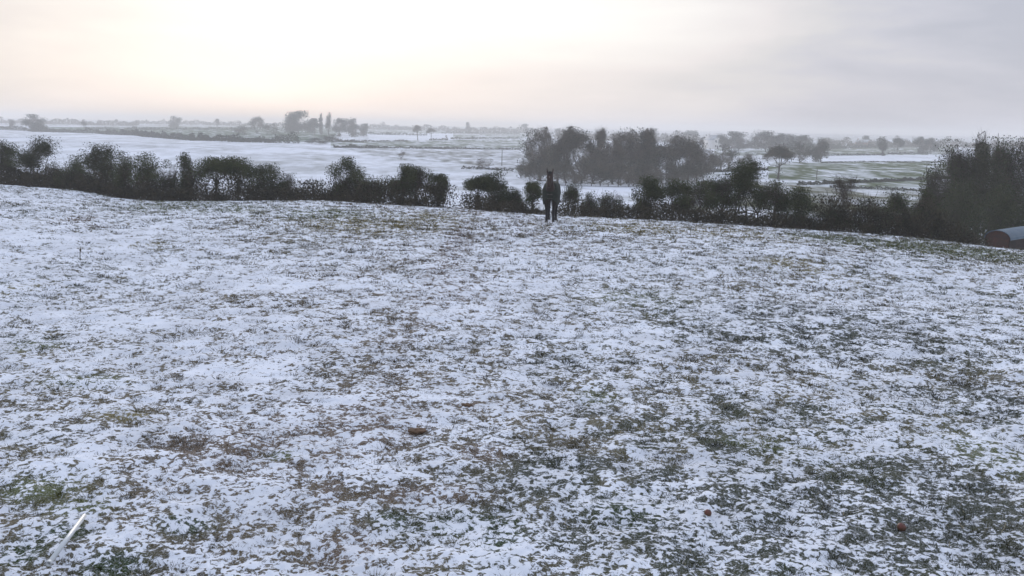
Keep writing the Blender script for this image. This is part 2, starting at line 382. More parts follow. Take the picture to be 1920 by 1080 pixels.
# ---- grass blades poking through the snow
def blades():
    V = []; Cc = []
    g = np.random.RandomState(5)
    for (ra, rb, per, h0, h1, w) in [(5.8, 9, 4200, .012, .045, .0028), (9, 13, 2400, .014, .05, .004), (13, 20, 1100, .018, .055, .006),
                                     (20, 32, 520, .022, .065, .010), (32, 62, 200, .03, .08, .017)]:
        area = R(66) / 2 * (rb * rb - ra * ra); n = int(area * per)
        a = g.uniform(-R(33), R(33), n); r = np.sqrt(g.uniform(ra * ra, rb * rb, n))
        x = np.sin(a) * r; y = np.cos(a) * r
        c, t = cover(x, y); mv, mb = bare(x, y, c); b = sstep(-1.1, 1.1, mv)
        k = g.rand(n) < b * b * .46 + .02
        x, y, t, c, b, r = x[k], y[k], t[k], c[k], b[k], r[k]; n = len(x)
        z = gz(x, y) - .006
        h = g.uniform(h0, h1, n) * (.55 + .9 * np.clip(c, 0, 1)) * g.uniform(.5, 1.25, n)
        th = g.uniform(0, 6.28, n); le = g.uniform(.2, 1.6, n) * h; ph = g.uniform(0, 6.28, n)
        dx, dy = np.cos(th) * w, np.sin(th) * w
        P0 = np.stack([x - dx, y - dy, z], 1); P1 = np.stack([x + dx, y + dy, z], 1)
        P2 = np.stack([x + np.cos(ph) * le, y + np.sin(ph) * le, z + h], 1)
        V.append(np.stack([P0, P1, P2], 1).reshape(-1, 3))
        f = g.uniform(.25, 1.6, n)[:, None] ** 1.2; s = (g.rand(n) < .16)[:, None]
        cc = t * f * (1 - s) + np.array([.30, .25, .17]) * s * f
        fr = (g.rand(n) < .22)[:, None]; cc = np.where(fr, np.array([.45, .47, .50]), cc)
        Cc.append(np.repeat(cc, 3, 0))
    for (ra, rb, per, mb_, rad_, h0, h1, w) in [(6, 13, 26, 26, .030, .02, .055, .0030), (13, 22, 17, 20, .045, .03, .07, .006), (22, 34, 11, 16, .07, .04, .09, .010), (34, 60, 7, 12, .11, .05, .11, .017)]:
        area = R(66) / 2 * (rb * rb - ra * ra); n = int(area * per)
        a = g.uniform(-R(33), R(33), n); r = np.sqrt(g.uniform(ra * ra, rb * rb, n)); x = np.sin(a) * r; y = np.cos(a) * r
        c, t = cover(x, y); k = g.rand(n) < c * 1.5 - .12
        x, y, t = x[k], y[k], t[k]; n = len(x); szf = g.uniform(.5, 1.5, n)
        x = np.repeat(x, mb_); y = np.repeat(y, mb_); t = np.repeat(t * g.uniform(.5, 1.3, n)[:, None], mb_, 0); szf = np.repeat(szf, mb_); n = len(x)
        ox = g.randn(n) * rad_ * szf; oy = g.randn(n) * rad_ * szf * .7; x = x + ox; y = y + oy; z = gz(x, y) - .006
        h = g.uniform(h0, h1, n) * szf ** .5; th = g.uniform(0, 6.28, n); dx, dy = np.cos(th) * w, np.sin(th) * w
        P0 = np.stack([x - dx, y - dy, z], 1); P1 = np.stack([x + dx, y + dy, z], 1)
        P2 = np.stack([x + ox * .9 + g.randn(n) * h * .4, y + oy * .9 + g.randn(n) * h * .4, z + h], 1)
        V.append(np.stack([P0, P1, P2], 1).reshape(-1, 3)); cc = t * g.uniform(.35, 1.3, n)[:, None]
        fr = (g.rand(n) < .14)[:, None]; cc = np.where(fr, np.array([.45, .47, .5]), cc); Cc.append(np.repeat(cc, 3, 0))
    V = np.vstack(V); Cc = np.vstack(Cc)
    M = bpy.data.materials.new('grass_blades'); M.use_nodes = True; t = M.node_tree; p = t.nodes['Principled BSDF']
    va = N(t, 'ShaderNodeVertexColor', layer_name='Tint'); t.links.new(va.outputs[0], p.inputs['Base Color']); p.inputs['Roughness'].default_value = .8
    p.inputs['Specular IOR Level'].default_value = 0.0
    o = mesh('grass', V, np.arange(len(V)).reshape(-1, 3), M, cols=Cc)
    tag(o, 'short winter grass blades poking through the thin snow of the near field', 'grass', kind='stuff')
blades()

# ------------------------------------------------------------------ tree builders
def prisms(p0, p1, r0, r1, k=5):
    """tapered limbs as closed-side tubes"""
    p0 = np.array(p0, float); p1 = np.array(p1, float); r0 = np.array(r0, float); r1 = np.array(r1, float)
    d = p1 - p0; d /= np.linalg.norm(d, axis=1)[:, None] + 1e-9
    a = np.where(np.abs(d[:, 2:3]) < .9, np.array([[0, 0, 1.]]), np.array([[1., 0, 0]]))
    e1 = np.cross(d, a); e1 /= np.linalg.norm(e1, axis=1)[:, None]; e2 = np.cross(d, e1)
    n = len(p0); ang = np.arange(k) * 2 * math.pi / k
    ca = np.cos(ang)[None, :, None]; sa = np.sin(ang)[None, :, None]
    off = e1[:, None] * ca + e2[:, None] * sa
    A = p0[:, None] + off * r0[:, None, None]; B = p1[:, None] + off * r1[:, None, None]
    V = np.concatenate([A, B], 1).reshape(-1, 3)
    base = (np.arange(n) * 2 * k)[:, None]; i = np.arange(k)[None]; j = (np.arange(k)[None] + 1) % k
    Q = np.stack([base + i, base + j, base + k + j, base + k + i], -1).reshape(-1, 4)
    return V, Q
def needles(p0, p1, w, g):
    n = len(p0); d = p1 - p0; s = g.randn(n, 3); s = np.cross(d, s); s /= np.linalg.norm(s, axis=1)[:, None] + 1e-9
    w = np.broadcast_to(w, (n,))[:, None]
    V = np.stack([p0 - s * w, p0 + s * w, p1], 1).reshape(-1, 3)
    return V
def leaves(cen, size, g):
    n = len(cen); a = g.randn(n, 3); a /= np.linalg.norm(a, axis=1)[:, None]; b = np.cross(a, g.randn(n, 3)); b /= np.linalg.norm(b, axis=1)[:, None]
    s = (size * g.uniform(.6, 1.4, n))[:, None]
    V = np.stack([cen - a * s * .5, cen + b * s * .42, cen + a * s * .6, cen - b * s * .42], 1).reshape(-1, 3)
    return V
def inlobes(lobes, n, g, shell=.33):
    L_ = np.array([[*l] for l in lobes], float)          # x y z rx ry rz
    w = L_[:, 3] * L_[:, 4] * L_[:, 5]; w = w ** .7; w /= w.sum()
    i = g.choice(len(L_), n, p=w); d = g.randn(n, 3); d /= np.linalg.norm(d, axis=1)[:, None]
    r = g.rand(n) ** shell
    return L_[i, :3] + d * r[:, None] * L_[i, 3:]
def make_tree(name, base, h, hw, shape, label, group=None, ivy=0., twig=1., seed=0, fine=1., mt=None, cat='tree', trunk_r=None, lift=None, mivy=None):
    """h height, hw half width in metres; shape steers where the crown's lobes sit; fine = size of twigs and leaves"""
    g = np.random.RandomState(seed + 100)
    root = empty(name, base); tag(root, label, cat, group)
    dw = hw * .85
    cb = {'round': .30, 'tee': .48, 'bush': .0, 'column': .03, 'open': .22, 'tall': .16, 'vase': .35}[shape] if lift is None else lift
    lobes = []
    if shape == 'column':
        for k in range(5):
            f = (k + .5) / 5; lobes.append((g.uniform(-.12, .12) * hw, 0, h * (cb + (1 - cb) * f) * .97, hw * (.95 - .45 * f * f) , dw * .9, h * .15))
    elif shape == 'bush':
        lobes.append((0, 0, h * .40, hw * .80, dw * .8, h * .42))
        for k in range(7):
            a = g.uniform(-1, 1); lobes.append((a * hw * .68, g.uniform(-.5, .5) * dw, h * g.uniform(.22, .80 - .42 * abs(a)), hw * g.uniform(.24, .42), dw * .4, h * g.uniform(.13, .24)))
    elif shape == 'tee':
        for k in range(7):
            a = -1 + 2 * (k + .5) / 7 + g.uniform(-.1, .1)
            lobes.append((a * hw * .74, g.uniform(-.5, .5) * dw, h * (.80 - .20 * a * a + g.uniform(-.06, .05)), hw * g.uniform(.26, .36), dw * .42, h * g.uniform(.11, .17)))
        lobes.append((0, 0, h * .74, hw * .6, dw * .6, h * .17))
    elif shape == 'vase':
        for k in range(8):
            a = g.uniform(-1, 1); zz = g.uniform(.45, .92)
            lobes.append((a * hw * .8 * (.35 + .65 * zz), g.uniform(-.7, .7) * dw, h * zz, hw * .30, dw * .3, h * .10))
    else:
        nl = 9
        for k in range(nl):
            a = g.uniform(-1, 1) if k > 1 else (-.7, .7)[k]; zz = g.uniform(cb + .12, .90)
            env = math.sqrt(max(0.08, 1 - ((zz - (cb + .45 * (1 - cb))) / (.62 * (1 - cb))) ** 2))
            lobes.append((a * hw * .72 * env, g.uniform(-.6, .6) * dw * env, h * zz, hw * g.uniform(.26, .40), dw * .36, h * g.uniform(.10, .16) * (1 - cb) * 1.3))
        lobes.append((g.uniform(-.2, .2) * hw, 0, h * .88, hw * .30, dw * .3, h * .12))
    # the topmost lobe touches the height of the tree
    k_ = h * .97 / max(l[2] + l[5] * .92 for l in lobes); lobes = [(l[0], l[1], l[2] * k_, l[3], l[4], l[5] * k_) for l in lobes]
    # skeleton
    tr = trunk_r or max((.012 if shape == 'vase' else .03) * h, .05)
    fork = max(cb, .12) * h * 1.05
    P0, P1, R0, R1 = [], [], [], []
    def limb(a, b, ra, rb, n, wob):
        pts = [np.array(a)]
        for k in range(1, n + 1):
            f = k / n; q = np.array(a) * (1 - f) + np.array(b) * f
            q = q + np.array([0, 0, -.10 * math.sin(math.pi * f) * np.linalg.norm(np.array(b) - a)]) * 1.0
            if k < n: q = q + g.randn(3) * wob
            pts.append(q)
        for k in range(n):
            P0.append(pts[k]); P1.append(pts[k + 1]); R0.append(ra + (rb - ra) * k / n); R1.append(ra + (rb - ra) * (k + 1) / n)
        return pts
    multi = 1 if shape in ('tee', 'round', 'column', 'tall', 'vase') else 3
    trunks = []
    for s in range(multi):
        bx = 0 if multi == 1 else (s - 1) * hw * .35
        trunks.append(limb((bx, 0, -.35), (bx + g.uniform(-.06, .06) * h * .5, 0, fork), tr * (1 if multi == 1 else .6), tr * .72 * (1 if multi == 1 else .6), 3, tr * .3))
    nl = 9 if fine < 2.2 else 7
    tg = inlobes(lobes, nl, g, .6)
    tg[0] = [lobes[-1][0], 0, h * .96]
    sec = []
    for k in range(nl):
        tt = trunks[k % multi]; st = tt[-1] if g.rand() < .65 else tt[-2] * .5 + tt[-1] * .5
        pts = limb(st, tg[k], tr * .42, tr * .05, 4, .025 * h)
        sec += pts[1:]
    sec = np.array(sec)
    ns = int(46 * min(twig + .35, 1.6)) if fine < 2.2 else 18
    st = sec[g.randint(0, len(sec), ns)]; en = inlobes(lobes, ns, g, .4)
    dd_ = np.linalg.norm(en[:, None] - sec[None], axis=2); st = sec[np.argmin(dd_ + g.rand(*dd_.shape) * .1 * h, axis=1)]
    md = (st + en) / 2 + g.randn(ns, 3) * .03 * h
    P0 += list(st) + list(md); P1 += list(md) + list(en); R0 += [tr * .11] * ns + [tr * .06] * ns; R1 += [tr * .06] * ns + [tr * .02] * ns
    V, Q = prisms(P0, P1, R0, R1, 5 if fine < 2.2 else 4)
    mesh('trunk', V, Q, M_bark, root)
    # twigs
    nt_ = int((3600 if fine < 1.5 else (5200 if fine < 2.2 else 2200)) * twig)
    if nt_:
        bp = np.vstack([st, md, en, en, md * .5 + en * .5]); i = g.randint(0, len(bp), nt_ // 3); s0 = bp[i]
        tgt = inlobes(lobes, nt_ // 3, g, .3)
        o_ = tgt - s0; ln = np.linalg.norm(o_, axis=1)[:, None]; cap = .26 * h
        e0 = s0 + o_ / (ln + 1e-6) * np.minimum(ln, cap)
        s1 = s0 + (e0 - s0) * g.uniform(.25, .95, (len(s0), 1)); 
        up = np.array([0, 0, 1.]); out = e0 - s0; out /= np.linalg.norm(out, axis=1)[:, None] + 1e-6
        A, B = [s0], [e0]
        for k in range(2):
            j = g.randint(0, len(s1), len(s1)); q0 = s1[j]; q1 = q0 + (out[j] * .7 + up * .55 + g.randn(len(j), 3) * .45) * g.uniform(.05, .13, (len(j), 1)) * h
            A.append(q0); B.append(q1)
        A = np.vstack(A); B = np.vstack(B); w = .0036 * fine * (h / 4) ** .5
        k_ = B[:, 2] < h * (1.0 + .05 * g.rand(len(B))); A = A[k_]; B = B[k_]
        V = needles(A, B, w * g.uniform(.7, 1.8, len(A)), g)
        mesh('crown', V, np.arange(len(V)).reshape(-1, 3), mt or M_twig, root)
    if ivy > 0:
        nc = int(90 * ivy) + 12; nlv = int((9500 if fine < 1.5 else 7500) * ivy)
        cc = inlobes(lobes, nc, g, .45)
        i = g.randint(0, nc, nlv); sp = np.array([hw * .20, dw * .20, min(h * .075, hw * .3)])
        pts = cc[i] + np.clip(g.randn(nlv, 3), -1.5, 1.5) * sp
        if multi == 1 and cb > .1:
            m2 = nlv // 7; f = g.rand(m2)[:, None]; tp = trunks[0][0] * (1 - f) + trunks[0][-1] * f
            tp = tp + g.randn(m2, 3) * np.array([tr * 1.5, tr * 1.5, .1]); pts = np.vstack([pts, tp])
        pts = pts[(pts[:, 2] > 0) & (pts[:, 2] < h * 1.01)]
        V = leaves(pts, (.062 if fine < 1.5 else .07) * fine * (h / 4) ** .4, g)
        mesh('ivy', V, np.arange(len(V)).reshape(-1, 4), mivy or M_ivy, root)
    return root

def brushy_run(name, pts, hgt, wid, label, mt, size, density, seed, group=None, cat='hedge'):
    """a continuous hedge: leafy and twiggy clutter along a line on the ground, ragged on top"""
    g = np.random.RandomState(seed); pts = np.array(pts, float)
    seg = np.linalg.norm(np.diff(pts[:, :2], axis=0), axis=1); cum = np.r_[0, np.cumsum(seg)]; Lg = cum[-1]
    n = int(Lg * density)
    s = g.uniform(0, Lg, n); x = np.interp(s, cum, pts[:, 0]); y = np.interp(s, cum, pts[:, 1])
    hv = hgt * (1 + .28 * fbm(s, s * 0 + seed, max(hgt * 1.1, Lg / 60), 4, 91)); hv = np.clip(hv, hgt * .4, hgt * 1.8)
    f = g.rand(n) ** .9
    x = x + g.randn(n) * wid * .4; y = y + g.randn(n) * wid * .4
    z = gz(x, y) + f * hv
    base = np.array([pts[0, 0], pts[0, 1], float(gz(pts[0, 0], pts[0, 1]))])
    P = np.stack([x, y, z], 1) - base
    k = n // 3
    V1 = leaves(P[:n - k], size, g)
    q = P[n - k:]; q1 = q + np.stack([g.randn(k) * .3, g.randn(k) * .3, g.uniform(.2, 1, k)], 1) * hgt * .38
    V2 = needles(q, q1, size * .10 * g.uniform(.6, 1.6, k), g)
    V = np.vstack([V1, V2]); n4 = len(V1)
    o = mesh(name, V, [np.arange(n4).reshape(-1, 4), n4 + np.arange(len(V2)).reshape(-1, 3)], mt)
    o.location = base; tag(o, label, cat, group); return o

# ------------------------------------------------------------------ the boundary hedge on the brow
def browD(px):
    return float(np.interp(px, cpx, cD))
def hedge_tree(px, top, hwpx, shape, ivy, twig, off, label, mt=None, lift=None, name=None, seed=None, cat=None):
    D = browD(px) + off; x, y, z = at(px, D, 380)
    h = ztop(px, top, D) - z; hw = hwpx * (1.26 if px < 560 else 1.16 if px < 1255 else 1.38) * D / F
    nm = name or ('shrub' if shape == 'bush' else 'tree')
    return make_tree(nm, (x, y, z), h, hw, shape, label, 'trees and shrubs of the boundary hedge', ivy, twig,
                     seed if seed is not None else int(px), 1.0, mt, cat or ('shrub' if shape == 'bush' else 'tree'), lift=lift)
O = M_twigo
for a in [
 (-40,262,40,'open',.5,1.0,4,'bare tree cut by the left edge of the frame, behind the snowy brow',O),
 (14,262,26,'open',.35,1.1,4.5,'thin dark trunked tree at the left edge, left of the tall ivied one',O),
 (66,254,38,'open',.55,1.4,4,'tall twiggy tree with a thick ivied trunk near the left end of the hedge',O),
 (104,300,20,'bush',.25,.7,4.5,'low thin bush right of the tall ivied tree, snow showing through it',None),
 (146,290,30,'bush',.7,.7,4,'rounded greenish bush left of the twiggy tree with two stems',O),
 (200,268,40,'open',.6,1.5,4.5,'twiggy wide topped tree above the greenish bush, ivy on its trunk',O),
 (240,284,22,'bush',.55,.8,4,'brown green bush just right of the wide topped twiggy tree',None),
 (280,285,27,'bush',.75,.6,4,'dense peaked bush in the middle of the left hedge run',O),
 (318,300,22,'bush',.35,1.0,4.5,'brownish lower bush between the peaked bush and the ivy column',None),
 (352,286,17,'column',.9,.4,4,'narrow upright column of dark ivy left of the flat topped trees',None),
 (405,292,33,'tee',.9,.4,4,'flat topped ivy tree with a clear stem, left one of the touching pair',None),
 (446,294,30,'tee',.9,.35,4.4,'flat topped ivy tree with a clear stem, right one of the touching pair',None),
 (497,304,34,'bush',1.3,.4,4,'dense dark round ivy bush right of the flat topped pair',None),
 (541,322,19,'bush',.3,1.0,4.3,'rusty brown thin bush ending the left run before the low hedge gap',None),
 (652,294,30,'tall',1.25,.6,3.6,'dark pointed ivy tree right of the low hedge gap, twigs on its crown',O),
 (695,325,28,'bush',1.15,.5,3.4,'dense green bush leaning on the pointed ivy tree',O),
 (752,306,28,'tall',1.2,.6,3.4,'dark ivy crowned tree in the middle of the second hedge run',None),
 (790,312,24,'open',.3,1.3,4.2,'pale twiggy bare tree squeezed between two dark ivy trees',None),
 (821,325,18,'tall',1.0,.5,3.3,'egg shaped ivy tree just left of the snowy gap in the hedge',None),
 (895,330,23,'tee',.85,.5,3.3,'ivy tree with open stems just right of the snowy gap',None),
 (935,317,26,'tall',1.15,.45,3.5,'dense dark ivy tree between the open stemmed one and the horse',O),
 (966,347,16,'bush',.5,.7,3.6,'small dark bush beside the dense ivy tree left of the horse',None),
 (1001,340,17,'round',.55,.6,3.2,'small ivied tree right behind the left shoulder of the horse',None),
 (1068,342,22,'open',.12,1.1,3.6,'thin see-through thorn bush just right of the horse',None),
 (1108,352,20,'bush',.30,.9,3.4,'low thorn bush with ivy at its foot, second bush right of the horse',None),
 (1150,350,28,'bush',.25,1.1,3.4,'rusty brown thorn bush, third right of the horse',None),
 (1218,328,30,'tall',1.1,.7,3.2,'dark ivy tree that starts the dense right hand run',O),
 (1262,334,28,'open',.6,1.1,3.8,'olive brown twiggy tree next to the ivy tree starting the right run',O),
 (1308,336,30,'round',.6,1.1,3.4,'round headed brown tree with bare stems showing snow between them',None),
 (1352,332,26,'round',.55,1.0,3.8,'brown tree with a leaning stem left of the tallest one of this run',None),
 (1402,298,38,'open',1.0,1.3,4.0,'tallest olive green tree of the right run with loose twigs on top',O),
 (1450,338,26,'round',.5,1.1,3.5,'reddish brown twiggy tree right of the tallest olive one',None),
 (1500,350,28,'column',1.2,.5,3.2,'broad black green ivy column in the right run',None),
 (1562,384,34,'bush',1.0,.6,3.4,'low dark mound of brambles right of the ivy column',None),
 (1582,322,26,'vase',.0,.5,9,'thin pale bare tree standing behind the bramble mound',None),
 (1640,372,40,'bush',.9,.9,3.6,'dark sloping bush, first after the small light gap on the right',None),
 (1690,358,30,'open',.45,1.2,5.0,'loose twiggy tree rising from the sloping bush on the right',None),
 (1735,352,30,'open',.45,1.3,6.0,'grey brown bare tree left of the big dark wood on the right',None)]:
    *r_, mt_ = a
    hedge_tree(*r_, mt=mt_)

def low_run(px0, px1, off, hgt, label, seed, size=.085, den=1700):
    pts = []
    for px in np.linspace(px0, px1, max(3, int(abs(px1 - px0) / 40))):
        x, y, z = at(px, browD(px) + off, 380); pts.append((x, y, z))
    return brushy_run('hedge', pts, hgt, .9, label, M_hedge, size, den, seed, 'low hedge runs along the brow')
low_run(-120, 556, 3.6, .95, 'low dark bramble hedge under the trees of the left run', 3)
low_run(560, 632, 3.2, .78, 'low bare stretch of hedge without trees left of the pointed ivy tree', 7, den=2200)
low_run(630, 836, 3.0, .95, 'low dark hedge bottom between the pointed ivy tree and the snowy gap', 4)
low_run(874, 1012, 2.8, .62, 'low hedge bottom from the snowy gap to the horse', 5)
low_run(1046, 1185, 2.8, .72, 'low thorn hedge bottom right of the horse', 8, den=1300)
low_run(1185, 1560, 2.8, .70, 'low hedge bottom under the dense right hand run', 9, den=1500)
low_run(1540, 1838, 3.2, 1.25, 'low hedge climbing along the dark wood towards the arched shed', 10, den=1900)

# big dark wood at the right edge
RW = [(1755,300,34,'open',.35,1.5,70,'bare twiggy tree at the left flank of the dark wood',None),
 (1790,262,52,'open',.25,1.4,72,'broad grey crowned tree at the left shoulder of the dark wood',None),
 (1832,236,15,'tall',.0,.45,78,'tall thin birch like tree rising above the dark wood with tufted twigs',None),
 (1862,240,11,'tall',.0,.35,80,'second slim bare tree sticking out of the top of the dark wood',None),
 (1800,330,48,'bush',1.2,1.3,66,'dark undergrowth thicket at the foot of the wood, left of the shed',O),
 (1835,258,60,'open',.30,1.7,72,'dense brown tree in the middle of the dark wood',O),
 (1885,256,64,'open',.35,1.7,74,'dense dark tree above the arched shed',None),
 (1878,345,50,'bush',1.4,1.2,67,'ivy choked thicket directly behind the arched shed',O),
 (1935,248,64,'open',.35,1.7,73,'tall dark tree at the right edge of the frame',None),
 (1960,330,50,'bush',1.4,1.2,67,'ivy thicket at the right edge of the frame below the tall dark tree',O),
 (1720,390,34,'bush',.8,1.0,60,'dark bramble thicket where the hedge meets the wood',None)]
for (px, top, hwpx, shape, ivy, twig, D, label, mt_) in RW:
    x, y, z = at(px, D, 380); h = ztop(px, top, D) - z
    make_tree('shrub' if shape == 'bush' else 'tree', (x, y, z), h, hwpx * D / F, shape, label, 'trees of the dark wood on the right',
              ivy, twig, int(px) + 7, 1.15, mt_, 'shrub' if shape == 'bush' else 'tree', lift=.10 if shape == 'open' else None)

# ------------------------------------------------------------------ the mid valley and beyond: px, base y, top y, half width px
def valley_tree(px, by, top, hwpx, shape, label, ivy=0, twig=1., seed=0, mt=None, lift=None, group=None, mivy=None, name=None, dep_=None):
    if dep_: x, y, z = at(px, dep_, by)
    else: x, y, z = unproj(px, by, 75)
    h = ztop(px, top, y) - z; fine = 1.0 + y / 190.
    nm = name or ('shrub' if shape == 'bush' else 'tree')
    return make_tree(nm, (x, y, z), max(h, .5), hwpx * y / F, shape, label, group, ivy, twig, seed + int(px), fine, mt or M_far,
                     nm, lift=lift, mivy=mivy or M_fard)
G1 = 'trees of the leafless wood behind the horse'
for k, (px, by, top, hw, sh, ivy, tw, lab) in enumerate([
 (985,334,300,22,'bush',.2,1.5,'low outermost bush at the left end of the leafless wood'),
 (1014,340,233,42,'round',.7,1.5,'tall rounded tree at the left end of the leafless wood'),
 (1046,343,262,36,'round',.5,1.6,'shorter tree between the two tallest at the left of the wood'),
 (1076,344,232,38,'open',.6,1.5,'tall tree with spiky top, second peak of the leafless wood'),
 (1112,345,262,38,'round',.5,1.6,'rounded tree right of the spiky second peak of the wood'),
 (1122,330,236,12,'vase',.0,1.0,'thin pole like tree poking up behind the wood'),
 (1150,346,262,28,'round',.35,1.5,'medium tree just left of the broad tall one in the leafless wood'),
 (1176,345,238,44,'open',.45,1.5,'broad tall tree in the middle of the leafless wood'),
 (1208,346,262,36,'round',.5,1.6,'tree right of the broad tall one in the leafless wood'),
 (1240,344,270,36,'round',.6,1.6,'low crowned tree towards the right end of the leafless wood'),
 (1272,344,250,44,'open',.5,1.6,'dark peaked tree towards the right end of the leafless wood'),
 (1305,340,258,36,'open',.4,1.5,'rightmost tree of the leafless wood'),
 (1338,326,284,24,'round',.2,1.3,'smaller thin tree just beyond the right end of the leafless wood'),
 (1060,348,296,50,'bush',.5,2.4,'brown undergrowth filling the left half of the leafless wood'),
 (1160,350,296,50,'bush',.5,2.4,'grey undergrowth filling the middle of the leafless wood'),
 (1252,350,298,46,'bush',.5,2.4,'dark undergrowth filling the right half of the leafless wood'),
 (1035,336,258,40,'round',.1,.55,'tree filling the back of the wood between its two first peaks'),
 (1095,336,262,40,'round',.1,.55,'second row tree behind the spiky peak of the wood'),
 (1135,336,260,38,'round',.1,.55,'second row tree behind the pole like one in the wood'),
 (1200,336,264,40,'round',.1,.55,'second row tree right of the broad tall one in the wood'),
 (1250,336,268,38,'round',.1,.55,'second row tree behind the low crowned one in the wood'),
 (1315,332,274,34,'round',.1,.55,'second row tree at the right end of the wood'),
 (1008,344,296,40,'bush',.5,2.2,'brown undergrowth at the left end of the leafless wood'),
 (1108,349,290,46,'bush',.5,2.4,'undergrowth between the spiky tree and the middle of the wood'),
 (1206,350,294,46,'bush',.5,2.4,'undergrowth below the thin rounded head in the wood'),
 (1296,346,300,36,'bush',.5,2.2,'undergrowth closing the right end of the leafless wood'),
 (1402,320,284,24,'bush',.4,1.8,'hazy thicket left of the lone spreading tree'),
 (1352,318,268,26,'round',.3,1.9,'grey tree behind the hazy bush clump right of the wood'),
 (1375,322,276,26,'bush',.3,1.3,'hazy bush clump right of the leafless wood, over the snow strip')]):
    valley_tree(px, by, top, hw * 1.12, sh, lab, ivy * (.30 if sh != 'bush' else .45), tw * (.95 if sh != 'bush' else .75), 3, lift=.06 if sh in ('round', 'tall', 'open') else None, group=G1)
valley_tree(1212, 346, 236, 20, 'round', 'tree with a thin rounded head seen over the middle of the wood', .2, 1.0, 5, lift=.3, group=G1)
valley_tree(1458, 336, 268, 30, 'tee', 'lone spreading bare tree with forked trunk in the green field', .15, 1.7, 0, lift=.32)
valley_tree(1500, 306, 264, 26, 'round', 'grey tree between the lone spreading tree and the dark block of trees', .3, 1.3, 0, lift=.1)
valley_tree(1538, 304, 258, 20, 'round', 'dark squarish tree at the left end of the pale snow strip', .5, 1.4, 0, lift=.05)
valley_tree(908, 318, 290, 24, 'bush', 'pale bare shrub beside the slim pole in the snowy valley', .0, .5, 0)
valley_tree(752, 300, 281, 12, 'round', 'small hazy bare tree in the snow above the second hedge run', .0, .5, 0, lift=.2)
# far trees, one by one, left to right
FT = [(24,243,222,9,'round',0,.9,'small hazy tree left of the big dome on the left skyline'),
 (66,247,214,23,'round',.6,1.5,'big dome shaped tree on the far left skyline'),
 (158,240,223,8,'round',0,.8,'faint little tree right of the far left dome'),
 (327,240,217,13,'round',.2,1.2,'round tree standing alone on the left skyline above the green field'),
 (407,240,221,6,'tall',0,.9,'small pointed tree right of the lone round one on the left skyline'),
 (482,250,217,18,'round',.1,1.1,'loose wide tree left of the big hazy clump'),
 (455,254,233,20,'bush',.1,1.1,'low bush at the foot of the loose wide tree left of the clump'),
 (508,254,231,22,'bush',.1,1.0,'low bush joining the loose wide tree and the big clump'),
 (560,251,207,30,'round',1.0,1.6,'largest rounded tree of the big hazy clump on the left'),
 (590,252,222,16,'round',.4,1.2,'small tree tucked against the largest one of the big clump'),
 (602,252,210,3.5,'column',.3,.5,'slim dark poplar spike in the middle of the big clump'),
 (617,254,208,9,'tall',0,.8,'bare forked tree right of the poplar spike'),
 (636,256,221,15,'tall',.3,1.2,'first tree right of the bare forked one in the big clump'),
 (660,257,221,16,'round',.3,1.2,'tree with a ragged top in the right half of the big clump'),
 (681,256,231,11,'round',.2,1.0,'rightmost low tree of the big clump'),
 (620,266,252,26,'bush',.3,1.1,'low bushes in front of the right half of the big clump'),
 (592,271,258,22,'bush',.3,1.0,'dark low bush at the edge of the snow hill below the clump'),
 (783,263,233,11,'tee',0,.9,'bare tree with a clear trunk in the white field, left of a pair'),
 (808,263,238,12,'tee',0,.9,'flat headed bare tree in the white field, right of a pair'),
 (837,261,253,3,'round',0,.5,'tiny bush on the hedge corner in the white field'),
 (879,249,229,6,'round',.1,.9,'small round headed tree on its own above the middle hedges'),
 (984,250,232,9,'round',.1,.9,'hazy tree touching the left top of the leafless wood'),
 (1655,292,256,13,'tall',.2,1.2,'taller bare tree on the far hedge above the snow strip'),
 (1682,286,258,12,'round',.2,1.1,'round hazy tree right of the taller one on the far hedge'),
 (1722,288,256,16,'round',.2,1.2,'broad hazy tree left of a near twin on the far right hedge'),
 (1745,288,258,14,'round',.3,1.2,'hazy tree closest to the dark wood on the far right'),
 (1625,272,254,14,'round',.2,1.0,'hazy tree over the small pink house'),
 (1435,285,244,30,'round',.6,1.5,'large hazy domed wood tree above the lone spreading tree'),
 (1385,282,246,28,'round',.5,1.5,'hazy wood tree left of the large domed one'),
 (1355,282,250,18,'round',.3,1.3,'hazy wood tree right beside the white house'),
 (1470,286,250,24,'round',.5,1.4,'hazy wood tree right of the large domed one'),
 (1505,284,253,22,'round',.4,1.3,'hazy wood tree above the grey tree, fourth from the white house'),
 (1293,268,244,16,'round',.3,1.2,'hazy tree left of the white house on the skyline'),
 (1220,262,240,16,'round',.3,1.0,'hazy skyline tree above the middle of the leafless wood')]
for k, (px, by, top, hw, sh, ivy, tw, lab) in enumerate(FT):
    valley_tree(px, by, top, hw, sh, lab, ivy, tw, 40 + k, lift=.04 if sh == 'round' and ivy > .15 else (.12 if sh == 'round' else None))

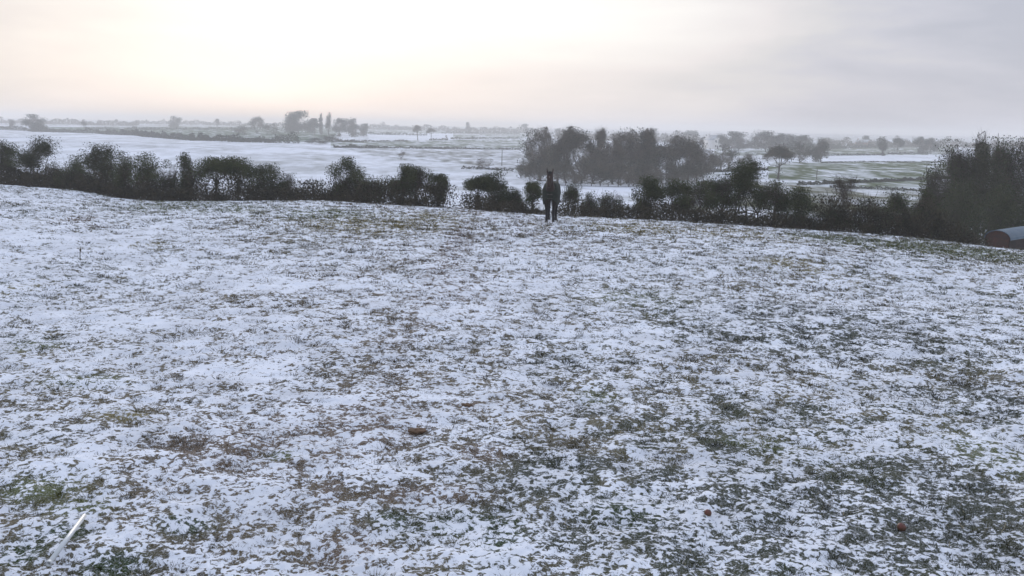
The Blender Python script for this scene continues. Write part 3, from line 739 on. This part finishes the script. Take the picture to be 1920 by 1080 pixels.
def far_hedge(pix, hpx, label, seed, den=None, mt=None, kind=None, name='hedge', cat='hedge', dmin=75, dist=None):
    pts = []
    P = np.array(pix, float); n = 14
    for f in np.linspace(0, 1, n):
        s = np.linspace(0, 1, len(P)); px = np.interp(f, s, P[:, 0]); py = np.interp(f, s, P[:, 1])
        pts.append(unproj(px, py, dmin) if dist is None else at(px, dist, py))
    d = np.mean([q[1] for q in pts]); hgt = hpx * d / F
    Lg = np.linalg.norm(np.diff(np.array(pts)[:, :2], axis=0), axis=1).sum()
    size = max(.12, d / 900.); area = Lg * hgt
    o = brushy_run(name, pts, hgt, min(hgt * .5, 3), label, mt or M_fard, size, min((den or 4.5) * hgt / (size * size * .45), 26000 / Lg), seed, None, cat)
    if kind: o['kind'] = kind
    return o
far_hedge([(0,243),(75,247),(200,251),(350,263),(450,266)], 7, 'long hazy hedge along the top of the snow hill on the left', 21)
far_hedge([(430,266),(560,269)], 12, 'bushier end of the hill top hedge below the loose wide tree', 22)
far_hedge([(160,243),(330,243),(480,243)], 3, 'thin dark hedge line across the far green field', 23)
far_hedge([(625,277),(800,279),(980,281)], 3.2, 'long straight dark hedge line across the middle of the valley', 24)
far_hedge([(690,252),(800,254)], 3, 'short dark hedge line right of the big hazy clump', 25)
far_hedge([(828,250),(975,251)], 2.8, 'thin hedge line below the small round headed tree', 26)
far_hedge([(806,263),(840,263)], 2.8, 'short hedge stub at the foot of the flat headed tree', 27)
far_hedge([(845,261),(975,260)], 2.4, 'thin hedge line just above the long straight one', 28)
far_hedge([(622,266),(700,266),(765,265)], 2.2, 'thin hedge line at the foot of the big clump, right side', 29)
far_hedge([(865,317),(910,318),(962,321)], 4, 'short dark hedge at the foot of the pale bare shrub', 30)
far_hedge([(1495,348),(1640,342),(1790,335)], 5, 'dark hedge line rising to the right across the green field', 31)
far_hedge([(1555,352),(1660,356),(1790,361)], 5, 'dark hedge line sloping down right below the rising one', 32)
far_hedge([(1556,292),(1660,291)], 2.6, 'thin dark hedge along the upper side of the snow strip', 33)
far_hedge([(1665,289),(1740,288)], 2.4, 'short hedge line between the far trees above the snow strip', 34)
far_hedge([(1560,279),(1650,277),(1760,274)], 6, 'thick hazy hedge behind the upper dull green field', 35)
far_hedge([(1290,325),(1345,323),(1440,319)], 5, 'dark strip modelling the shadow under the bush clump above the snow strip', 36)  # shadow at the foot of the wood, modelled as a dark leafy strip
far_hedge([(1540,306),(1600,304),(1760,305)], 1.6, 'faint hedge line under the snow strip', 37)
# far woods that read as one mass along the skyline
W = [([(-30,240),(60,238),(260,238)], 8, 1100, 'faint hazy woods on the skyline at the far left'),
     ([(250,240),(420,240),(560,240)], 6, 1400, 'faint hazy woods on the skyline left of the big clump'),
     ([(640,240),(800,243),(1000,245)], 8, 1300, 'faint hazy woods on the skyline in the middle'),
     ([(1040,246),(1180,250),(1330,252)], 15, 800, 'hazy woods on the skyline behind the leafless wood'),
     ([(1320,262),(1420,266),(1560,268)], 14, 620, 'bluish hazy wood ridge right of the white house'),
     ([(1540,262),(1680,265),(1800,265),(1960,266)], 12, 800, 'bluish hazy wood ridge along the right skyline')]
for k, (px, hp, dist, lab) in enumerate(W):
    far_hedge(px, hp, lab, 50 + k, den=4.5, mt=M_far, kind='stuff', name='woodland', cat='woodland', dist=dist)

# ------------------------------------------------------------------ houses, poles, shed
def box(x0, x1, y0, y1, z0, z1):
    V = [(x, y, z) for x in (x0, x1) for y in (y0, y1) for z in (z0, z1)]
    Q = [(0,1,3,2),(4,6,7,5),(0,4,5,1),(2,3,7,6),(0,2,6,4),(1,5,7,3)]
    return np.array(V, float), np.array(Q)
def join(parts):
    V, Q, n = [], [], 0
    for v, q in parts: V.append(v); Q.append(np.asarray(q) + n); n += len(v)
    return np.vstack(V), np.vstack(Q)
M_wallw = mat('white_render', (.72, .70, .66), .8, (.78, .77, .74), .6)
M_wallp = mat('pink_brick', (.42, .27, .22), .9, (.36, .22, .18), .8)
M_roofs = mat('snowy_slate', (.55, .57, .6), .8, (.30, .31, .33), .5)
M_glass = mat('dark_window', (.03, .035, .04), .2)
def house(px, by, w, dep_, eave, ridge, rz, mw, label):
    x, y, z = unproj(px, by, 300); root = empty('house', (x, y, z), rz); tag(root, label, 'house')
    hw, hd = w / 2, dep_ / 2
    V = np.array([(-hw,-hd,-1),(hw,-hd,-1),(hw,hd,-1),(-hw,hd,-1),(-hw,-hd,eave),(hw,-hd,eave),(hw,hd,eave),(-hw,hd,eave),(0,-hd,ridge),(0,hd,ridge)], float)
    mesh('wall', V, [np.array([(0,1,5,4),(1,2,6,5),(2,3,7,6),(3,0,4,7)]), np.array([(4,5,8),(6,7,9)])], mw, root)
    e = .3; R_ = []
    for s in (-1, 1):
        a = np.array([(s*(hw+e), -hd-e, eave-.15),(s*(hw+e), hd+e, eave-.15),(0, hd+e, ridge+.12),(0, -hd-e, ridge+.12)], float); b = a + [0,0,.22]
        R_.append((np.vstack([a, b]), np.array([(0,1,2,3),(4,5,6,7),(0,1,5,4),(1,2,6,5),(2,3,7,6),(3,0,4,7)])))
    roof = mesh('roof', *join(R_), M_roofs, root)
    mesh('chimney', *box(-.4, .4, hd-1.6, hd-.8, ridge-.3, ridge+1.1), mw, roof)
    for (wx, wz) in ((-hw*.5, 1.1), (hw*.5, 1.1), (-hw*.5, eave-1.3), (hw*.5, eave-1.3)):
        mesh('window', *box(wx-.45, wx+.45, -hd-.05, -hd+.05, wz, wz+1.1), M_glass, root)
    mesh('door', *box(-.45, .45, -hd-.06, -hd+.04, 0, 2), M_glass, root)
house(1336, 279, 5.5, 10, 5.2, 7.6, R(24), M_wallw, 'white walled farmhouse with snowy roof on the skyline right of the wood')
house(1617, 274, 6, 10, 3.0, 4.8, R(50), M_wallp, 'small pinkish house among the far trees on the right')

M_wood = mat('weathered_wood', (.10, .09, .075), .9, (.16, .14, .12), 6, bump=.4)
def pole(px, by, top, r_, label, arm=False, d=None):
    if d: x, y, z = at(px, d, by)
    else: x, y, z = unproj(px, by, 75)
    h = ztop(px, top, y) - z
    root = empty('pole', (x, y, z)); tag(root, label, 'pole')
    V, Q = prisms([(0,0,-.4),(0,0,h*.5)], [(0,0,h*.5),(0.02,0,h)], [r_, r_*.9], [r_*.9, r_*.75], 10)
    mesh('shaft', V, Q, M_wood, root)
    v, q_ = box(-r_*1.0, r_*1.0, -r_*1.0, r_*1.0, h, h+.05); mesh('cap', v, q_, M_wood, root)
    if arm:
        v, q_ = box(-.7, .7, -.06, .06, h-.5, h-.38); mesh('crossarm', v, q_, M_wood, root)
pole(941, 311, 282, .11, 'slim dark pole standing alone in the snowy valley right of the bare shrub')
pole(1531, 336, 318, .09, 'short thin pole in the green field right of the lone spreading tree')
pole(1737, 322, 303, .10, 'short thin pole in the green field beside the dark wood')

# arched shed, sunk behind the brow at the right edge
M_rust = mat('rusty_end', (.085, .040, .030), .85, (.055, .036, .030), 3.5, bump=.5)
M_side = mat('dark_boards', (.060, .042, .034), .9, (.04, .032, .028), 5)
M_tin = mat('pale_tin', (.10, .15, .20), .5, (.15, .20, .24), 1.4)
def shed():
    D = 51.; x, y, z = at(1869, D, 460)
    s = D / F; root = empty('shed', (x, y, z), 0)
    tag(root, 'small arched shed with rusty end wall and pale blue tin roof at the field edge', 'shed')
    # local frame: g along the gable, l along the ridge (towards the right and back)
    zt = ztop(1872, 433, D) - z; ze = ztop(1880, 448, D) - z
    a = R(24); gv = np.array([math.cos(a), -math.sin(a), 0]); lv = np.array([math.sin(a) * .9 + .5, math.cos(a) * .9, 0]); lv /= np.linalg.norm(lv)
    gv = np.array([lv[1], -lv[0], 0]); gv = gv if gv[0] > 0 else -gv
    hw = 15.5 * s / gv[0]; Ln = 3.6; K = 12
    arc = [(math.cos(math.pi - math.pi * k / K), math.sin(math.pi * k / K)) for k in range(K + 1)]
    prof_ = [(-hw, -.5)] + [(hw * c_, ze + (zt - ze) * s_) for c_, s_ in arc] + [(hw, -.5)]
    n = len(prof_)
    P = lambda q, l, up=0: gv * q[0] + lv * l + np.array([0, 0, q[1] + up])
    for l in (0, Ln):
        V = [P(q, l) for q in prof_] + [P((0, -.5), l)]
        T = np.array([(n, k, k + 1) for k in range(n - 1)]); mesh('end_wall', V, T, M_rust, root)
    for sgn in (-1, 1):
        V = [P((sgn*hw, -.5), 0), P((sgn*hw, -.5), Ln), P((sgn*hw, ze), Ln), P((sgn*hw, ze), 0)]
        V2 = [v - gv * sgn * .05 for v in V]
        mesh('side_wall', V + V2, np.array([(0,1,2,3),(4,5,6,7),(0,1,5,4),(1,2,6,5),(2,3,7,6),(3,0,4,7)]), M_side, root)
    K2 = 48; V = []; 
    for l in (-.06, Ln + .06):
        for k in range(K2 + 1):
            t_ = math.pi * k / K2; rf = 1 + .012 * math.cos(k * math.pi)
            V.append(P(((hw + .05) * -math.cos(t_) * rf, ze + (zt - ze + .04) * math.sin(t_) * rf), l))
    V = np.array(V); m_ = K2 + 1
    Q = np.array([(k, k + 1, m_ + k + 1, m_ + k) for k in range(K2)])
    V = np.vstack([V, V - [0, 0, .025]]); Q = np.vstack([Q, Q + 2 * m_, [(k, k+1, 2*m_+k+1, 2*m_+k) for k in range(K2)]])
    mesh('roof', V, Q, M_tin, root)
shed()

# ------------------------------------------------------------------ small things on the near field
def lathe_path(pts, rad, k=14):
    P0 = pts[:-1]; P1 = pts[1:]; return prisms(P0, P1, rad[:-1], rad[1:], k)
def lifted(px, py, up):
    x, y, z = unproj(px, py); f = (H - z - up) / (H - z); return np.array([x * f, y * f, z + up])
M_pvc = mat('white_plastic', (.70, .72, .72), .45, (.62, .65, .66), 5, bump=.1, spec=.5)
def pipe():
    a = lifted(91, 1058, .105); b = lifted(158, 968, .072); c0 = a - [0, 0, .06]
    root = empty('pipe', tuple(c0)); tag(root, 'straight white plastic pipe lying on the snow in the lower left corner', 'pipe')
    A = a - c0; B = b - c0; d = (B - A) / np.linalg.norm(B - A); k = 20; r_, ri = .019, .0155
    e1 = np.cross(d, [0, 0, 1]); e1 /= np.linalg.norm(e1); e2 = np.cross(e1, d)
    V = []
    for (P_, rr_) in ((A, r_), (B, r_), (B, ri), (A, ri)):
        for i in range(k):
            t_ = 2 * math.pi * i / k; V.append(P_ + (e1 * math.cos(t_) + e2 * math.sin(t_)) * rr_)
    Q = [(s * k + i, s * k + (i + 1) % k, ((s + 1) % 4) * k + (i + 1) % k, ((s + 1) % 4) * k + i) for s in range(4) for i in range(k)]
    mesh('tube', V, np.array(Q), M_pvc, root, True)
    V2 = []
    for f, rr_ in ((.0, r_ + .003), (.03, r_ + .003)):
        for i in range(k):
            t_ = 2 * math.pi * i / k; V2.append(A + d * f + (e1 * math.cos(t_) + e2 * math.sin(t_)) * rr_)
    Q2 = [(i, (i + 1) % k, k + (i + 1) % k, k + i) for i in range(k)]
    mesh('collar', V2, np.array(Q2), M_pvc, root, True)
pipe()
def ball(r_, k=18, sq=.9, dim=.2):
    V = []; Q = []
    for i in range(k + 1):
        th = math.pi * i / k
        for j in range(k):
            ph = 2 * math.pi * j / k; f = 1 - dim * math.exp(-(th / .45) ** 2) - dim * .7 * math.exp(-((math.pi - th) / .4) ** 2)
            lump = 1 + .03 * math.cos(5 * ph) * (i / k)
            V.append((r_ * math.sin(th) * math.cos(ph) * lump, r_ * math.sin(th) * math.sin(ph) * lump, r_ * sq * math.cos(th) * f))
    for i in range(k):
        for j in range(k): Q.append((i*k+j, (i+1)*k+j, (i+1)*k+(j+1) % k, i*k+(j+1) % k))
    return np.array(V), np.array(Q)
M_apple = mat('apple_skin', (.13, .030, .022), .5, (.09, .045, .02), 14, spec=.5)
M_stem = mat('stem', (.05, .035, .02), .9)
for (px, py, r_, lab) in ((1690, 996, .040, 'dull red windfall apple in the dark turf near the lower right corner'),
                          (1327, 968, .034, 'small red windfall apple half hidden in snowy turf, lower right of the middle')):
    x, y, z = unproj(px, py); root = empty('apple', (x, y, z + r_ * .85), .4); tag(root, lab, 'apple', 'windfall apples on the snow')
    root.rotation_euler = (.5, .3, .4); V, Q = ball(r_); mesh('fruit', V, Q, M_apple, root, True)
    V, Q = prisms([(0,0,r_*.6)], [(.006,0,r_*1.15)], [.0025], [.0018], 6); mesh('stem', V, Q, M_stem, root)
# lumps of droppings and earth
M_dung = mat('brown_clod', (.10, .062, .036), .9, (.15, .09, .055), 12, bump=.8)
def clod(px, py, w, hgt, label, seed, name='dropping', cat='droppings'):
    g = np.random.RandomState(seed); x, y, z = unproj(px, py); V, Q = ball(1, 16, 1, .05)
    V = V * np.array([w, w * .8, hgt]) * (1 + .22 * (np.sin(V[:, 0:1] * 5 + seed) * np.cos(V[:, 1:2] * 6) + .4 * np.sin(V[:, 2:3] * 9 + V[:, 0:1] * 7)))
    o = mesh(name, V, Q, M_dung, None, True); o.location = (x, y, z + hgt * .45); tag(o, label, cat, 'brown droppings lying on the snow')
clod(782, 810, .10, .022, 'flat wedge of brown horse droppings left of centre, the largest one', 2)
clod(876, 762, .07, .022, 'smaller reddish brown dropping just above and right of the largest wedge', 5)
# a dry weed stalk on the left slope
def stalk(px, by, top, label):
    x, y, z = unproj(px, by); h = ztop(px, top, y) - z; root = empty('weed', (x, y, z)); tag(root, label, 'weed')
    V, Q = prisms([(0,0,-.03),(.01,0,h*.5)], [(.01,0,h*.5),(.03,0,h)], [.012,.009], [.009,.005], 6); mesh('stem', V, Q, M_stem, root)
    V, Q = ball(.020, 10, 1.9, .1); g = np.random.RandomState(3); V = V * (1 + .25 * g.rand(len(V), 1)) + [.02, 0, h * .72]; mesh('seed_head', V, Q, M_twig, root)
stalk(150, 488, 462, 'thin dry weed stalk standing alone in the snow on the left slope')

# ------------------------------------------------------------------ the horse
M_coat = bpy.data.materials.new('dark_bay_coat'); M_coat.use_nodes = True
t = M_coat.node_tree; p = t.nodes['Principled BSDF']; p.inputs['Roughness'].default_value = .55; p.inputs['Specular IOR Level'].default_value = .25
tcn = N(t, 'ShaderNodeTexCoord'); sp_ = N(t, 'ShaderNodeSeparateXYZ'); t.links.new(tcn.outputs['Object'], sp_.inputs[0])
zr = ramp(t, MA(t, 'MULTIPLY', sp_.outputs[2], .5), [(.0, (.012, .012, .014)), (.28, (.014, .012, .012)), (.42, (.026, .015, .011)), (1, (.036, .019, .014))])
vd = N(t, 'ShaderNodeVectorMath', operation='DISTANCE'); t.links.new(tcn.outputs['Object'], vd.inputs[0]); vd.inputs[1].default_value = (0, -.80, 1.78)
st_ = MA(t, 'LESS_THAN', vd.outputs['Value'], .028)
mxx = N(t, 'ShaderNodeMix', data_type='RGBA'); t.links.new(st_, mxx.inputs[0]); t.links.new(zr, mxx.inputs[6]); mxx.inputs[7].default_value = (.22, .20, .18, 1)
t.links.new(mxx.outputs[2], p.inputs['Base Color'])
M_mane = mat('black_hair', (.012, .011, .011), .6, (.02, .018, .017), 8)
M_rug = mat('green_rug', (.016, .021, .016), .9, (.026, .030, .022), 9, bump=.3, bscale=60)
M_bind = mat('rug_binding', (.06, .058, .050), .9)
M_eye = mat('eye', (.005, .005, .006), .1, spec=.8)
M_hoof = mat('hoof', (.03, .027, .024), .5)
def horse():
    x, y, z = unproj(1030, 417); hgt = ztop(1030, 314, y) - z
    root = empty('horse', (x + .02, y, z - .02), R(-6)); sc = hgt / 2.07; root.scale = (sc,) * 3
    tag(root, 'dark bay horse in a green rug standing alone on the brow facing the camera', 'horse')
    V = []; E = []; Rr = []
    def v(co, r, par=None):
        V.append(co); Rr.append(r if isinstance(r, tuple) else (r, r))
        if par is not None: E.append((par, len(V) - 1))
        return len(V) - 1
    pel = v((0, 1.20, 1.22), (.25, .27)); rump = v((0, 1.42, 1.16), (.17, .2), pel)
    mid = v((0, .72, 1.17), (.28, .31), pel); che = v((0, .22, 1.17), (.29, .32), mid)
    br = v((0, -.08, 1.16), (.26, .28), che)
    n1 = v((0, -.28, 1.36), (.17, .20), br); n2 = v((0, -.42, 1.56), (.135, .155), n1); n3 = v((0, -.50, 1.72), (.115, .12), n2)
    po = v((0, -.56, 1.83), (.112, .095), n3); fo = v((0, -.68, 1.77), (.118, .11), po); ck = v((0, -.75, 1.64), (.105, .11), fo)
    mz = v((0, -.83, 1.48), (.075, .075), ck); ns = v((0, -.88, 1.37), (.070, .065), mz)
    for s in (-1, 1):
        e = v((s * .092, -.55, 1.92), (.052, .032), po); v((s * .108, -.56, 1.99), (.050, .026), e); v((s * .112, -.575, 2.09), (.018, .010), len(V) - 1)
        a = v((s * .16, .02, .98), (.125, .13), che); b = v((s * .155, .05, .76), (.095, .10), a); c_ = v((s * .13, .00, .47), (.064, .062), b)
        d = v((s * .128, .01, .28), (.050, .05), c_); e = v((s * .128, .00, .15), (.056, .054), d); v((s * .128, -.045, .05), (.048, .05), e)
        a = v((s * .15, 1.20, .98), (.125, .19), pel); b = v((s * .155, 1.08, .80), (.095, .12), a); c_ = v((s * .145, 1.38, .53), (.050, .065), b)
        d = v((s * .14, 1.36, .30), (.046, .05), c_); e = v((s * .14, 1.33, .15), (.044, .046), d); v((s * .14, 1.28, .05), (.05, .052), e)
    me = bpy.data.meshes.new('body'); me.from_pydata(V, E, []); o = bpy.data.objects.new('body', me); COL.objects.link(o); o.parent = root
    me.materials.append(M_coat)
    sk = o.modifiers.new('skin', 'SKIN'); sk.use_smooth_shade = True
    for i, r_ in enumerate(Rr): me.skin_vertices[0].data[i].radius = r_; me.skin_vertices[0].data[i].use_root = (i == 0)
    o.modifiers.new('sub', 'SUBSURF').levels = 2; o.modifiers['sub'].render_levels = 2
    for s in (-1, 1):
        for (hx, hy) in ((s * .128, -.05), (s * .14, 1.27)):
            Vv, Qq = prisms([(hx, hy, .0)], [(hx, hy + .02, .085)], [.066], [.050], 14); mesh('hoof', Vv, Qq, M_hoof, root, True)
        vv, qq = ball(.018, 10, 1, 0); e = mesh('eye', vv + np.array([s * .108, -.735, 1.745]), qq, M_eye, root, True)
        vv, qq = ball(.014, 8, 1, 0); mesh('nostril', vv + np.array([s * .032, -.925, 1.40]), qq, M_eye, root, True)
    # mane, forelock and tail
    g = np.random.RandomState(9)
    cr = np.array([(0,-.02,1.50),(0,-.16,1.62),(0,-.30,1.76),(0,-.42,1.88),(0,-.54,1.95)]); n = 900; f = g.rand(n) * 4; i = f.astype(int); f = (f - i)[:, None]
    s0 = cr[np.minimum(i, 4)] * (1 - f) + cr[np.minimum(i + 1, 4)] * f + g.randn(n, 3) * .012; s1 = s0 + np.stack([g.uniform(-.13, .05, n), g.uniform(-.02, .10, n), g.uniform(-.26, -.08, n)], 1)
    Vv = needles(s0, s1, .006, g)
    s0 = np.array([0, -.60, 1.95]) + g.randn(160, 3) * [.03, .02, .015]; s1 = s0 + np.stack([g.uniform(-.05, .05, 160), g.uniform(-.16, -.09, 160), g.uniform(-.20, -.08, 160)], 1)
    V2 = needles(s0, s1, .006, g); Vv = np.vstack([Vv, V2]); mesh('mane', Vv, np.arange(len(Vv)).reshape(-1, 3), M_mane, root)
    s0 = np.array([0, 1.60, 1.26]) + g.randn(500, 3) * [.02, .02, .02]; s1 = s0 + np.stack([g.randn(500) * .07, g.uniform(.02, .18, 500), g.uniform(-.85, -.4, 500)], 1)
    Vv = needles(s0, s1, .008, g); mesh('tail', Vv, np.arange(len(Vv)).reshape(-1, 3), M_mane, root)
    # rug: a draped shell open underneath, wrapping the chest
    ys = np.array([-.34, -.26, -.10, .15, .45, .8, 1.15, 1.45, 1.62]); wd = np.array([.16, .29, .345, .355, .36, .365, .36, .31, .20])
    tz = np.array([1.26, 1.40, 1.52, 1.56, 1.53, 1.52, 1.55, 1.50, 1.40]); bz = np.array([.90, .74, .66, .64, .63, .63, .65, .72, .84]); K = 26
    V = []
    for j in range(len(ys)):
        for k in range(K + 1):
            a = math.pi * k / K; cx = math.cos(a); sx = math.sin(a)
            xx = wd[j] * (abs(cx) ** .55) * (1 if cx > 0 else -1); f = max(sx, 0) ** .75; xx *= .80 + .20 * min(1, f * 1.6)
            zz = bz[j] + (tz[j] - bz[j]) * f; fold = .012 * math.sin(k * 1.9 + j * 1.3)
            V.append((xx + fold, ys[j], zz))
    V = np.array(V); m_ = K + 1; Q = np.array([(j*m_+k, j*m_+k+1, (j+1)*m_+k+1, (j+1)*m_+k) for j in range(len(ys)-1) for k in range(K)])
    # chest panel
    c0 = len(V); fr = V[:m_].copy(); V = np.vstack([V, fr * [1, 1, 1] * np.array([.0, 1, 1]) + [0, -.05, 0]])
    Q = np.vstack([Q, [(k, c0 + k, c0 + k + 1, k + 1) for k in range(K)]])
    ro = mesh('rug', V, Q, M_rug, root, True); so = ro.modifiers.new('thick', 'SOLIDIFY'); so.thickness = .018; so.offset = 1
    sb = ro.modifiers.new('sub', 'SUBSURF'); sb.levels = 1; sb.render_levels = 1
    for zz in (1.08, .93):
        vv, qq = box(-.10, .10, -.425, -.395, zz, zz + .03); mesh('buckle_strap', vv, qq, M_bind, ro)
horse()

# ------------------------------------------------------------------ haze
hz = bpy.data.materials.new('winter_haze'); hz.use_nodes = True; t = hz.node_tree; t.nodes.clear()
pv = N(t, 'ShaderNodeVolumePrincipled'); pv.inputs['Color'].default_value = (1, 1, 1, 1); pv.inputs['Density'].default_value = .00074; pv.inputs['Anisotropy'].default_value = .25
ou = N(t, 'ShaderNodeOutputMaterial'); t.links.new(pv.outputs[0], ou.inputs['Volume'])
zmin = float(zb_.min()) - 1.2
v_, q_ = box(-3420, 3420, -3420, 3420, zmin, 16.0)
ho = mesh('haze', v_, q_, hz); tag(ho, kind='stuff'); ho['label'] = 'pale winter haze over the fields'
